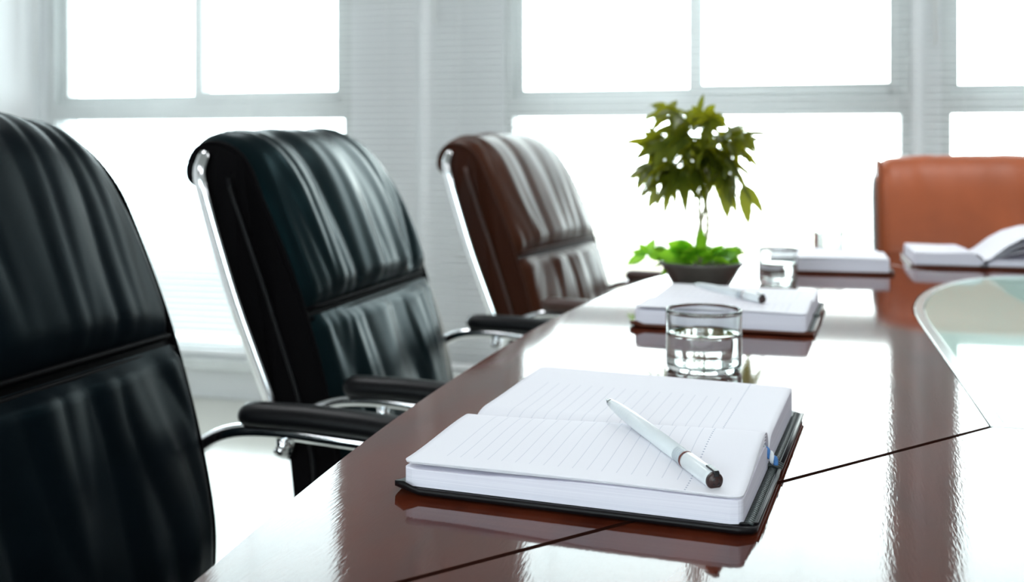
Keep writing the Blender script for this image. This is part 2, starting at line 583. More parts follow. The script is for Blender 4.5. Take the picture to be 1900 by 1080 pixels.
venetian_blind(LEFT_U + 0.03, wall_u(783), 'white venetian blind over the left window behind the black chairs', 0.12,
               [(wall_u(90), 1.25)], [wall_u(200), wall_u(480), wall_u(725)])
venetian_blind(wall_u(790), wall_u(1700), 'white venetian blind over the middle window behind the potted plant', 0.14,
               [(wall_u(818), 1.42)], [wall_u(860), wall_u(1030), wall_u(1480), wall_u(1660)])
venetian_blind(wall_u(1706), 1.15, 'white venetian blind over the right window behind the flare-tinted chair', 0.12,
               [(wall_u(1730), 1.3)], [wall_u(1785), 1.0])

# ------------------------------------------------------------------ table
T_U = 0.40          # axis of the table
half = [(0.0, -0.15), (-0.22, -0.12), (-0.44, -0.02), (-0.60, 0.13), (-0.675, 0.32), (-0.698, 0.497), (-0.716, 0.75), (-0.720, 1.0),
        (-0.712, 1.296), (-0.692, 1.52), (-0.668, 1.70), (-0.632, 1.86), (-0.56, 2.08), (-0.44, 2.27), (-0.24, 2.42), (0.0, 2.46)]
left = [(p.x, p.y) for p in catmull([(x, y, 0) for x, y in half], 6)]
outline = [(T_U + x, y) for x, y in left] + [(T_U - x, y) for x, y in left[-2:0:-1]]
# inset: straight near side, straight flanks, round far end
IN_L, IN_N, IN_R = 0.144, 0.92, 2 * T_U - 0.144
ARC_C, ARC_RU, ARC_RV = 1.46, T_U - 0.144, 0.57
inset = [(IN_L, IN_N)] + [(IN_L, IN_N + (ARC_C - IN_N) * k / 4) for k in range(1, 4)]
inset += [(T_U - ARC_RU * math.cos(PI * k / 28), ARC_C + ARC_RV * math.sin(PI * k / 28)) for k in range(29)]
inset += [(IN_R, IN_N + (ARC_C - IN_N) * k / 4) for k in range(3, 0, -1)] + [(IN_R, IN_N)]


def clip(poly, p, n):
    """keep the side of the line through p with normal n (towards n)"""
    out = []
    m = len(poly)
    for i in range(m):
        a, b = poly[i], poly[(i + 1) % m]
        da = (a[0] - p[0]) * n[0] + (a[1] - p[1]) * n[1]
        db = (b[0] - p[0]) * n[0] + (b[1] - p[1]) * n[1]
        if da >= 0:
            out.append(a)
        if (da >= 0) != (db >= 0):
            t = da / (da - db)
            out.append((a[0] + (b[0] - a[0]) * t, a[1] + (b[1] - a[1]) * t))
    return out


table = thing('conference_table', 'oval dark mahogany conference table with a pale glass inset', 'table', (T_U, 1.15, 0.0))
TOFF = Vector((-T_U, -1.15, 0))
GAP = 0.0030


def panel(name, poly):
    b_ = bmesh.new()
    # drop doubled neighbours
    q = []
    for p in poly:
        if not q or math.dist(p, q[-1]) > 1e-4:
            q.append(p)
    if math.dist(q[0], q[-1]) < 1e-4:
        q.pop()
    add_prism(b_, q, TABLE_Z - 0.04, TABLE_Z)
    bmesh.ops.translate(b_, verts=b_.verts, vec=TOFF)
    bmesh.ops.triangulate(b_, faces=[f for f in b_.faces if len(f.verts) > 4])
    o = link_mesh(name, b_, [M['wood'], M['edge_wood']], table, smooth=False, bevel=0.0016, segs=2, angle=50)
    for p in o.data.polygons:
        if abs(p.normal.z) < 0.5:
            p.material_index = 1
    return o


# near and far seams meet the corners of the inset
def seam_side(poly, a, b, keep):
    d = Vector((b[0] - a[0], b[1] - a[1])).normalized()
    n = Vector((-d.y, d.x)) * keep
    return clip(poly, (a[0] + n.x * GAP / 2, a[1] + n.y * GAP / 2), n)


near_l = ((IN_L, IN_N), (-0.202, 0.507))
near_r = ((IN_R, IN_N), (2 * T_U + 0.202, 0.507))
FAR_A, FAR_B = (0.236, 1.977), (0.157, 2.16)
FA2, FB2 = (2 * T_U - FAR_A[0], FAR_A[1]), (2 * T_U - FAR_B[0], FAR_B[1])


def split_ring():
    """the four wooden panels around the inset, each a clean polygon made from the outline and the inset"""
    def nearest(poly, a, b):
        # point where segment-line a->b leaves poly
        best = None
        m = len(poly)
        d = (b[0] - a[0], b[1] - a[1])
        for i in range(m):
            p, q = poly[i], poly[(i + 1) % m]
            e = (q[0] - p[0], q[1] - p[1])
            den = d[0] * e[1] - d[1] * e[0]
            if abs(den) < 1e-12:
                continue
            t = ((p[0] - a[0]) * e[1] - (p[1] - a[1]) * e[0]) / den
            s = ((p[0] - a[0]) * d[1] - (p[1] - a[1]) * d[0]) / den
            if t > 0 and 0 <= s < 1 and (best is None or t > best[0]):
                best = (t, i, (a[0] + d[0] * t, a[1] + d[1] * t))
        return best[1], best[2]
    inL = [p for p in inset if p[0] < T_U]
    iNL, pNL = nearest(outline, *near_l)
    iNR, pNR = nearest(outline, *near_r)
    iFL, pFL = nearest(outline, FAR_A, FAR_B)
    iFR, pFR = nearest(outline, FA2, FB2)
    m = len(outline)

    def arc(i0, i1):
        out = []
        i = (i0 + 1) % m
        while True:
            out.append(outline[i])
            if i == i1:
                break
            i = (i + 1) % m
        return out
    # outline runs near -> left -> far -> right
    k_far_l = min(range(len(inset)), key=lambda i: math.dist(inset[i], FAR_A))
    k_far_r = min(range(len(inset)), key=lambda i: math.dist(inset[i], FA2))
    a_l, a_r = inset[k_far_l], inset[k_far_r]
    left_p = [pNL] + arc(iNL, iFL) + [pFL] + inset[k_far_l::-1]
    far_p = [pFL] + arc(iFL, iFR) + [pFR] + inset[k_far_r:k_far_l - 1:-1]
    right_p = [pFR] + arc(iFR, iNR) + [pNR] + inset[:k_far_r - 1:-1]
    near_p = [pNR] + arc(iNR, iNL) + [pNL] + [inset[0], inset[-1]]
    left_p = seam_side(seam_side(left_p, near_l[0], pNL, -1), a_l, pFL, 1)
    near_p = seam_side(seam_side(near_p, near_l[0], pNL, 1), near_r[0], pNR, -1)
    right_p = seam_side(seam_side(right_p, near_r[0], pNR, 1), a_r, pFR, -1)
    far_p = seam_side(seam_side(far_p, a_l, pFL, -1), a_r, pFR, 1)
    return left_p, near_p, right_p, far_p


for poly in split_ring():
    panel('tabletop_panel', poly)


def scaled_inset(d):
    cu, cv = T_U, 1.45
    out = []
    for x, y in inset:
        dx, dy = x - cu, y - cv
        out.append((cu + dx * (1 - d / 0.256), cv + (dy - d if dy > 0 else dy + d) if abs(dy) > d else cv + dy * 0.5))
    return out


def ring_mesh(o_, i_, z0, z1):
    b_ = bmesh.new()
    n = len(o_)
    V = [[b_.verts.new((x + TOFF.x, y + TOFF.y, z)) for x, y in pl] for pl, z in ((o_, z0), (o_, z1), (i_, z1), (i_, z0))]
    for a in range(4):
        A, B = V[a], V[(a + 1) % 4]
        for k in range(n):
            b_.faces.new((A[k], A[(k + 1) % n], B[(k + 1) % n], B[k]))
    return b_


link_mesh('inset_rim', ring_mesh(scaled_inset(0.0012), scaled_inset(0.013), TABLE_Z - 0.035, TABLE_Z + 0.0004), M['inset_rim'], table,
          smooth=False, bevel=0.0012, segs=1, angle=50)
b_ = bmesh.new()
add_prism(b_, scaled_inset(0.0135), TABLE_Z - 0.03, TABLE_Z - 0.0006)
bmesh.ops.translate(b_, verts=b_.verts, vec=TOFF)
link_mesh('glass_inset', b_, M['inset_glass'], table, smooth=False, bevel=0.001, segs=1, angle=50)
b_ = bmesh.new()
add_prism(b_, [(T_U + (x - T_U) * 0.93, 1.15 + (y - 1.15) * 0.95) for x, y in outline], TABLE_Z - 0.052, TABLE_Z - 0.0405)
bmesh.ops.translate(b_, verts=b_.verts, vec=TOFF)
link_mesh('subtop', b_, M['black_plastic'], table, smooth=False)
for vv in (-0.55, 0.55):
    b_ = bmesh.new()
    add_box(b_, -0.20, 0.20, vv - 0.05, vv + 0.05, 0.03, TABLE_Z - 0.052)
    add_box(b_, -0.26, 0.26, vv - 0.09, vv + 0.09, 0.0, 0.03)
    link_mesh('pedestal', b_, M['pedestal'], table, smooth=False, bevel=0.006)

# ------------------------------------------------------------------ chairs
FRONT = [(0.44, -0.134), (0.50, -0.130), (0.56, -0.131), (0.656, -0.151), (0.768, -0.185), (0.88, -0.232), (0.935, -0.262), (0.962, -0.288)]
BACK = [(0.44, -0.190), (0.56, -0.203), (0.637, -0.228), (0.764, -0.279), (0.864, -0.313), (0.935, -0.334)]


def front_path():
    """(x, z) up the front of the back rest, over the top and down behind to the lip"""
    p = [(x, 0, z) for z, x in FRONT] + [(-0.312, 0, 0.974), (-0.338, 0, 0.976), (-0.357, 0, 0.966), (-0.364, 0, 0.946), (-0.358, 0, 0.928), (-0.345, 0, 0.918)]
    return [(q.x, q.z) for q in catmull(p, 6)]


FP = front_path()


def path_len(P):
    L = [0.0]
    for a, b in zip(P[:-1], P[1:]):
        L.append(L[-1] + math.dist(a, b))
    return L


def at_len(P, L, s):
    s = max(0.0, min(L[-1], s))
    for i in range(len(P) - 1):
        if s <= L[i + 1]:
            t = (s - L[i]) / max(1e-9, L[i + 1] - L[i])
            x = P[i][0] + (P[i + 1][0] - P[i][0]) * t
            z = P[i][1] + (P[i + 1][1] - P[i][1]) * t
            j0, j1 = max(0, i - 2), min(len(P) - 1, i + 3)
            dx, dz = P[j1][0] - P[j0][0], P[j1][1] - P[j0][1]
            l = math.hypot(dx, dz)
            return x, z, dz / l, -dx / l       # normal points forward and up
    return P[-1][0], P[-1][1], 0, 1


FL = path_len(FP)
S_SEAM = next(l for l, p in zip(FL, FP) if p[1] >= 0.738)
HALF_W = 0.236


def pleats(y, t, seed, amp, n, fan):
    """soft vertical folds; y in -1..1, t 0..1 along the cushion"""
    yy = y * (1.0 + fan * (t - 0.5)) + 0.16 * noise.noise(Vector((y * 1.3, t * 1.4, seed)))
    a = noise.noise(Vector((yy * n * 0.62, t * 0.9, seed)))
    b = 1.0 - 2.2 * abs(noise.noise(Vector((yy * n * 0.9 + 11, t * 1.1, seed + 9))))
    k = 0.75 + 0.7 * noise.noise(Vector((y * 2.1 + 7, t * 1.3, seed + 5)))
    return amp * max(0.2, k) * (0.85 * a - 0.30 * b)


def cushion(name, s0, s1, parent, mat, bulge, seed, amp, n, fan, wrap=False, shoulder=0.022):
    b_ = bmesh.new()
    NU, NV = 90, 46

    def f(a, t):
        y = (a * 2 - 1)
        s = s0 + (s1 - s0) * t
        x, z, nx, nz = at_len(FP, FL, s)
        edge = 1 - abs(y) ** 5
        ends = smooth01(0, 0.10, t) * (1.0 if wrap else smooth01(0, 0.07, 1 - t))
        if wrap:
            ends *= 1 - 0.6 * smooth01(0.62, 0.95, t)
        prof = (1 - y * y) ** 0.55 if abs(y) < 1 else 0
        h = -0.006 + 0.010 * min(1, edge * 3) * smooth01(0, 0.04, t) + bulge * prof * (0.35 + 0.65 * ends)
        pl = pleats(y, t, seed, amp, n, fan) * min(1, edge * 1.5) * (ends if not wrap else smooth01(0, 0.08, t) * (1 - smooth01(0.75, 1.0, t)))
        h += pl
        half_w = HALF_W - 0.004
        if wrap:   # rounded shoulders
            half_w -= shoulder * smooth01(0.30, 0.75, t)
        return Vector((x + nx * h, y * half_w, z + nz * h))
    add_grid(b_, NU, NV, f)
    return link_mesh(name, b_, mat, parent, smooth=True)


def conference_chair(label, loc, rotz, leather, side, pad_mat, seed, drop=0.0, fold=1.0, shoulder=0.022):
    t = thing('conference_chair', label, 'chair', (loc[0], loc[1], 0), rotz, 'high-backed leather chairs around the table')
    D = -drop
    made = []
    # shell of the back rest with its deep side gussets
    b_ = bmesh.new()
    prof = [(x - 0.0025, z) for x, z in FP if z > 0.455]
    back = [(x, z) for z, x in BACK][::-1]
    loop = prof + [(x, z) for x, z in back]
    w_ = HALF_W
    rings = []
    for y, inset_ in ((-w_ + 0.0, 0.001), (-w_ + 0.004, 0.0), (-0.12, -0.0), (0.12, -0.0), (w_ - 0.004, 0.0), (w_, 0.001)):
        ring = []
        cxm, czm = -0.2, 0.72
        for x, z in loop:
            dx = (x + 0.22 + (z - 0.72) * 0.42)
            ring.append(b_.verts.new((x - (inset_ if dx > 0 else -inset_), y - math.copysign(shoulder * smooth01(0.9, 0.975, z), y) * (1 if abs(y) > 0.2 else 0), z)))
        rings.append(ring)
    n = len(loop)
    for A, B in zip(rings[:-1], rings[1:]):
        for k in range(n):
            b_.faces.new((A[k], A[(k + 1) % n], B[(k + 1) % n], B[k]))
    b_.faces.new(rings[0])
    b_.faces.new(rings[-1][::-1])
    bmesh.ops.triangulate(b_, faces=[f for f in b_.faces if len(f.verts) > 4])
    made.append(link_mesh('backrest_shell', b_, side, t, smooth=True))
    for f in made[-1].data.polygons:
        if abs(f.normal.y) > 0.9:
            f.use_smooth = False
    s_bot = 0.012
    made.append(cushion('lower_cushion', s_bot, S_SEAM - 0.003, t, leather, 0.028, seed, 0.022 * fold, 5.0, 0.3))
    made.append(cushion('upper_cushion', S_SEAM + 0.003, FL[-1], t, leather, 0.030 if fold > 0.5 else 0.014, seed + 20, 0.020 * fold, 5.6, -0.35, True, shoulder))
    # welted seam between the cushions
    b_ = bmesh.new()
    for k in (-1, 1):
        x, z, nx, nz = at_len(FP, FL, S_SEAM + 0.007 * k)
        pts = []
        for q in range(25):
            y = -1 + 2 * q / 24
            h = -0.002 + 0.016 * (1 - y * y) ** 0.6
            pts.append((x + nx * h, y * (HALF_W - 0.006), z + nz * h))
        add_tube(b_, pts, 0.0032, 8)
    made.append(link_mesh('seam_welt', b_, side, t))
    # piping round the front edge and along the gusset
    for sy in (-1, 1):
        b_ = bmesh.new()
        pts = []
        for q in range(60):
            x, z, nx, nz = at_len(FP, FL, 0.02 + (FL[-1] - 0.06) * q / 59)
            pts.append((x - nx * 0.0015, sy * (HALF_W - 0.001 - shoulder * smooth01(0.9, 0.975, z)), z + nz * 0.001))
        add_tube(b_, pts, 0.0038, 8)
        made.append(link_mesh('piping', b_, side, t))
        b_ = bmesh.new()
        pts = []
        for q in range(30):
            z = 0.47 + 0.46 * q / 29
            x = 0.5 * interp(FRONT, z) + 0.5 * interp(BACK, z)
            pts.append((x, sy * (HALF_W + 0.001 - shoulder * smooth01(0.9, 0.975, z)), z))
        add_tube(b_, pts, 0.0035, 8)
        made.append(link_mesh('gusset_seam', b_, pad_mat, t))
        # chrome flat along the rear edge
        b_ = bmesh.new()
        pts = catmull([(interp(BACK, z) - 0.002, sy * (HALF_W + 0.004 - 0.02 * smooth01(0.92, 0.975, z)), z) for z in (0.605, 0.64, 0.68, 0.76, 0.84, 0.90, 0.935, 0.962)], 4)
        add_tube(b_, pts, 0.0095, 10, 0.6, (0, 1, 0))
        made.append(link_mesh('chrome_back_strip', b_, M['chrome'], t))
        # arm: chrome tube and padded top
        ya = sy * 0.262
        b_ = bmesh.new()
        path = catmull([(-0.205, sy * 0.244, 0.565), (-0.190, sy * 0.250, 0.595), (-0.165, ya, 0.624), (-0.125, ya, 0.644), (-0.07, ya, 0.649), (0.0, ya, 0.645),
                        (0.11, ya, 0.637), (0.165, ya, 0.625), (0.195, ya, 0.590), (0.205, ya, 0.54), (0.20, sy * 0.250, 0.47), (0.19, sy * 0.22, 0.43)], 6)
        add_tube(b_, path, 0.0105, 14, 0.8, (0, 0, 1))
        made.append(link_mesh('arm_tube', b_, M['chrome'], t))
        b_ = bmesh.new()
        xs_ = sorted([-0.112 + 0.272 * q / 22 for q in range(23)] + [-0.1105, -0.108, -0.105, 0.1585, 0.156, 0.153])
        pp = [Vector((x_, ya, interp([(-0.112, 0.6665), (-0.03, 0.6665), (0.03, 0.6635), (0.10, 0.658), (0.16, 0.652)], x_))) for x_ in xs_]
        m_ = len(pp)
        dd = path_len([(q_.x, q_.z) for q_ in pp])
        rr = [0.022 * min(1.0, *[math.sqrt(max(0.04, 1 - (1 - min(1, e_ / 0.016)) ** 2)) for e_ in (dd[q], dd[-1] - dd[q])]) for q in range(m_)]
        add_tube(b_, pp, rr, 16, 0.62, (0, 0, 1))
        made.append(link_mesh('arm_pad', b_, pad_mat, t))
        b_ = bmesh.new()
        add_tube(b_, [(-0.060, ya, 0.624), (-0.060, ya, 0.642)], 0.008, 12)
        add_tube(b_, [(-0.060, ya - sy * 0.012, 0.630), (-0.060, ya + sy * 0.012, 0.630)], 0.0055, 12)
        made.append(link_mesh('arm_bolt', b_, M['chrome'], t))
    # seat
    b_ = bmesh.new()

    def seat_f(a, s):
        x = -0.13 + 0.42 * s
        y = (a * 2 - 1)
        ed = (1 - y ** 6) * (1 - (2 * s - 1) ** 8)
        z = 0.435 + 0.045 * max(0, ed) ** 0.4 - 0.012 * smooth01(0.7, 1, s)
        z += pleats(y, s, seed + 40, 0.006, 3.0, 0.0) * max(0, ed)
        return Vector((x, y * 0.235, z))
    add_grid(b_, 40, 30, seat_f)
    made.append(link_mesh('seat_cushion', b_, leather, t))
    b_ = bmesh.new()
    add_box(b_, -0.15, 0.285, -0.233, 0.233, 0.375, 0.437)
    made.append(link_mesh('seat_pan', b_, side, t, smooth=False, bevel=0.02, segs=3))
    for o in made:
        o.location.z = D
    # gas lift, star base and castors
    b_ = bmesh.new()
    add_lathe(b_, [(0, 0.09), (0.028, 0.09), (0.028, 0.22), (0.018, 0.225), (0.018, 0.375 + D), (0, 0.375 + D)], 20, (0.05, 0, 0))
    link_mesh('gas_lift', b_, M['black_plastic'], t)
    for k in range(5):
        a = 2 * PI * k / 5 + 0.3
        dx, dy = math.cos(a), math.sin(a)
        b_ = bmesh.new()
        add_tube(b_, [(0.05 + dx * 0.02, dy * 0.02, 0.105), (0.05 + dx * 0.15, dy * 0.15, 0.092), (0.05 + dx * 0.28, dy * 0.28, 0.072)], [0.022, 0.018, 0.013], 10, 0.7, (0, 0, 1))
        link_mesh('base_leg', b_, M['chrome'], t)
        b_ = bmesh.new()
        px, py = 0.05 + dx * 0.275, dy * 0.275
        for sgn in (-1, 1):
            add_tube(b_, [(px - dy * 0.006 * sgn, py + dx * 0.006 * sgn, 0.026), (px - dy * 0.022 * sgn, py + dx * 0.022 * sgn, 0.026)], 0.026, 16)
        add_tube(b_, [(px, py, 0.03), (px, py, 0.07)], 0.006, 8)
        link_mesh('castor', b_, M['black_plastic'], t)
    return t


conference_chair('black leather chair nearest the camera, cut off by the left edge of the picture', (-0.492, 0.822), 0.0,
                 M['shaded_black_leather'], M['black_side'], M['black_plastic'], 1.0, drop=-0.008, fold=0.7, shoulder=0.014)
conference_chair('black leather chair with a bright chrome side strip, second along the table edge', (-0.452, 1.539), 0.0,
                 M['black_leather'], M['black_side'], M['black_plastic'], 2.0, fold=0.9)
conference_chair('black leather chair tinted brown by warm flare, standing in front of the pillar, left of the potted plant', (-0.335, 2.286), math.radians(-9),
                 M['flare_brown_leather'], M['flare_brown_side'], M['flare_brown_pad'], 3.0, fold=0.7)
conference_chair('black leather chair tinted russet by warm flare at the head of the table facing the camera', (0.405, 2.345), math.radians(-90),
                 M['flare_russet_leather'], M['flare_russet_side'], M['flare_brown_pad'], 4.0, drop=0.036, fold=0.25, shoulder=0.005)


# ------------------------------------------------------------------ notebooks
def notebook(label, loc, rotz, W=0.215, LN=0.122, LFAR=0.158, tn=0.0118, tf=0.022, hump=0.031, edge=0.0192, far_edge=0.027,
             far_prof=None, cover='cover', leaves=5):
    """open notebook; x along the spine, y across it, near half at y < 0; z from the table"""
    t = thing('notebook', label, 'notebook', (loc[0], loc[1], TABLE_Z + 0.0006), rotz, 'open notebooks on the table')
    ct = 0.0032

    def a_range(d, r=0.007, w=W):
        c = r - math.sqrt(max(0, r * r - (r - d) ** 2)) if d < r else 0.0
        return c, w - c
    # ---- cover: one padded sheet with a valley at the spine
    b_ = bmesh.new()

    def cov(top):
        def f(a, s):
            y = -LN - 0.006 + (LN + LFAR + 0.012) * s
            d = min(y + LN + 0.006, LFAR + 0.006 - y)
            lo, hi = a_range(d, 0.010, W + 0.014)
            x = -0.006 + lo + (hi - lo) * a
            z = 0.0004 + (ct if top else 0)
            rim = max(0.0, 1 - d / 0.006) * 0.0012
            sp = math.exp(-(y / 0.006) ** 2) * 0.0016
            z += sp + rim * (1 if top else 0.6)
            tip = max(0, 1 - a / 0.05) * max(0, 1 - s / 0.07) * 0.004
            return Vector((x, y, z + tip))
        return f
    NA, NS = 40, 70
    A = add_grid(b_, NA, NS, cov(False))
    B = add_grid(b_, NA, NS, cov(True))
    for i in range(NA - 1):
        for j in (0, NS - 1):
            b_.faces.new((A[i][j], A[i + 1][j], B[i + 1][j], B[i][j]))
    for j in range(NS - 1):
        for i in (0, NA - 1):
            b_.faces.new((A[i][j], A[i][j + 1], B[i][j + 1], B[i][j]))
    link_mesh('cover', b_, M[cover], t)
    # ribbed stitching along the right edge
    b_ = bmesh.new()
    ytot = LN + LFAR
    nst = 84
    for k in range(nst):
        y = -LN + 0.004 + (ytot - 0.008) * k / (nst - 1)
        if abs(y) < 0.004:
            continue
        zz = ct + 0.0012
        add_tube(b_, [(W + 0.0012, y, zz + 0.0002), (W + 0.0032, y, zz + 0.0008), (W + 0.0056, y, zz - 0.0004)], 0.0009, 6)
    link_mesh('edge_stitching', b_, M['stitch'], t)
    b_ = bmesh.new()
    for dx in (-0.0012, 0.0018):
        add_tube(b_, [(W - 0.003 + dx, -LN + 0.002, ct + 0.0012), (W + 0.0075 + dx * 0.3, -LN + 0.002 + 0.004, ct + 0.0012), (W + 0.0078 + dx * 0.3, -0.006, ct + 0.0016)], 0.0008, 6)
        add_tube(b_, [(W + 0.0078 + dx * 0.3, 0.006, ct + 0.0016), (W + 0.0078 + dx * 0.3, LFAR - 0.002, ct + 0.0012)], 0.0008, 6)
    link_mesh('cover_welt', b_, M[cover], t)
    b_ = bmesh.new()
    for yy in (-0.0045, 0.0, 0.0045):
        add_tube(b_, [(W - 0.002, yy, ct + 0.002), (W + 0.003, yy, ct + 0.004), (W + 0.009, yy, ct + 0.001)], 0.0017, 8)
    link_mesh('spine_binding', b_, M['stitch'], t)

    # ---- page blocks
    def near_top(a, y, k):
        """height of the k-th loose leaf (0 = lowest) over the near block; y in -LN..0"""
        q = (y + LN) / LN
        kk = k / max(1, leaves - 1)
        # along the spine the leaves stand higher at the right
        h = hump * (0.80 + 0.20 * smooth01(0.0, 1.0, a))
        e = edge + (0.0015 * math.sin(a * 2.4 + 0.3))
        up = e + (h - e) * smooth01(0.05, 0.86, q)
        down = smooth01(0.0, 0.16, 1 - q)
        gut = ct + 0.010
        down = math.sqrt(max(0.0, 1 - (1 - min(1, (1 - q) / 0.14)) ** 2))
        z_top = gut + (up - gut) * down
        base = ct + tn + 0.6 * (e - ct - tn) * smooth01(0.10, 0.65, a)
        zb = base + (gut - base) * (1 - smooth01(0, 0.2, 1 - q)) + (0.004 * smooth01(0.1, 0.8, q)) * down
        if k:
            zb += 0.0024 * (1 - smooth01(0.05, 0.60, a)) * (1 - smooth01(0.15, 0.7, q)) + 0.0003
        return zb + (z_top - zb) * (0.12 + 0.88 * kk ** 0.8)

    def block_solid(y0, y1, topf, name, rr=0.007):
        bb = bmesh.new()
        NA_, NB_ = 30, 40

        def rng(y):
            d = min(abs(y - y0), 99) if abs(y0) > abs(y1) else abs(y1 - y)
            return a_range(d, rr)

        def ys(s):
            # denser towards the outer edge so the corner rounds well
            return y0 + (y1 - y0) * (s * s * 0.5 + s * 0.5 if abs(y0) > abs(y1) else 1 - ((1 - s) ** 2 * 0.5 + (1 - s) * 0.5))

        def lo(a, s):
            y = ys(s)
            l, h = rng(y)
            return Vector((l + (h - l) * a, y, ct + 0.0010))

        def hi(a, s):
            y = ys(s)
            l, h = rng(y)
            return Vector((l + (h - l) * a, y, topf(a, y)))
        A_ = add_grid(bb, NA_, NB_, lo)
        B_ = add_grid(bb, NA_, NB_, hi)
        for i in range(NA_ - 1):
            for j in (0, NB_ - 1):
                bb.faces.new((A_[i][j], A_[i + 1][j], B_[i + 1][j], B_[i][j]))
        for j in range(NB_ - 1):
            for i in (0, NA_ - 1):
                bb.faces.new((A_[i][j], A_[i][j + 1], B_[i][j + 1], B_[i][j]))
        o = link_mesh(name, bb, M['paper'], t, smooth=True)
        for p in o.data.polygons:
            p.use_smooth = abs(p.normal.z) > 0.5
        return o
    block_solid(-LN, -0.001, lambda a, y: near_top(a, y, 0) - 0.0006, 'page_block')
    for k in range(1, leaves):
        bb = bmesh.new()
        yo = -LN + 0.0003 * (leaves - 1 - k)

        def leaf(a, s, k=k, yo=yo):
            y = yo * (1 - s)
            d = y - yo
            l, h = a_range(d, 0.007)
            return Vector((l + (h - l) * a, y, near_top(a, y, k)))

        def leaf_uv(a, s, yo=yo):
            y = yo * (1 - s)
            l, h = a_range(y - yo, 0.007)
            return (l + (h - l) * a, y)
        add_grid(bb, 46, 60, leaf, leaf_uv)
        link_mesh('loose_page', bb, M['page'] if k == leaves - 1 else M['plain_page'], t, solid=0.0003)

    def far_top(a, y):
        q = y / LFAR
        if far_prof:
            return interp(far_prof, q)
        g = ct + 0.010
        z = g + (tf + 0.001 - g) * math.sqrt(max(0, 1 - (1 - min(1, q / 0.16)) ** 2))
        z += (far_edge - tf - 0.001) * smooth01(0.12, 1.0, q)
        return z - 0.0035 * a * smooth01(0.2, 1.0, q) * 0.6
    if not far_prof:
        block_solid(0.001, LFAR, lambda a, y: far_top(a, y) - 0.0009, 'page_block')
    else:
        block_solid(0.001, LFAR, lambda a, y: ct + tf * min(1, y / 0.02) + 0.001, 'page_block')
    for k in range(3 if far_prof else 1):
        bb = bmesh.new()

        def fleaf(a, s, k=k):
            y = LFAR * (1 - 0.10 * (k if far_prof else 0)) * s
            l, h = a_range(LFAR - y if not k else LFAR, 0.007)
            z = far_top(a, y)
            if far_prof:
                z = ct + tf + (z - ct - tf) * (1 - 0.3 * k)
            return Vector((l + (h - l) * a, y, z))

        def fleaf_uv(a, s):
            y = LFAR * s
            l, h = a_range(LFAR - y, 0.007)
            return (l + (h - l) * a, y)
        add_grid(bb, 46, 50, fleaf, fleaf_uv)
        link_mesh('loose_page', bb, M['page'], t, solid=0.0003)
    return t


# the large notebook in front
NB_ROT = math.atan2(-0.0204, 0.219) 
nb = notebook('large open ruled notebook in front with a white pen lying across it', (-0.235, 0.769), NB_ROT)
# braided marker ribbon hanging out of the gutter at the right end
for kk, (mt, ph) in enumerate((('ribbon_blue', 0.0), ('ribbon_white', PI))):
    b_ = bmesh.new()
    pts = []
    for q in range(40):
        s = q / 39
        x = 0.207 + 0.014 * s
        z = 0.0185 - 0.010 * s * s
        y = -0.004 - 0.004 * s
        pts.append((x + 0.0010 * math.sin(s * 16 + ph), y + 0.0013 * math.cos(s * 16 + ph), z + 0.0011 * math.sin(s * 16 + ph)))
    add_tube(b_, pts, 0.0016, 8)
    link_mesh('ribbon_strand', b_, M[mt], nb)

notebook('open notebook behind the water tumbler, with a pen on its pages', (-0.190, 1.442), math.radians(-4), W=0.206, LN=0.122, LFAR=0.135,
         tn=0.018, tf=0.020, hump=0.028, edge=0.0245, far_edge=0.023, cover='cover_brown')
notebook('small-looking open notebook farthest away at the left, left of the flare-tinted chair', (-0.060, 2.085), math.radians(2), W=0.205, LN=0.122, LFAR=0.125,
         tn=0.020, tf=0.022, hump=0.030, edge=0.026, far_edge=0.024, cover='cover_brown')
notebook('open notebook with pages curling up at the right edge, before the flare-tinted chair', (0.322, 2.325), math.radians(-90), W=0.21, LN=0.120, LFAR=0.158,
         tn=0.020, tf=0.012, hump=0.027, edge=0.026, far_prof=[(0, 0.014), (0.06, 0.018), (0.14, 0.028), (0.25, 0.042), (0.4, 0.056), (0.6, 0.066), (0.8, 0.069), (1.0, 0.066)],
         cover='cover_brown')


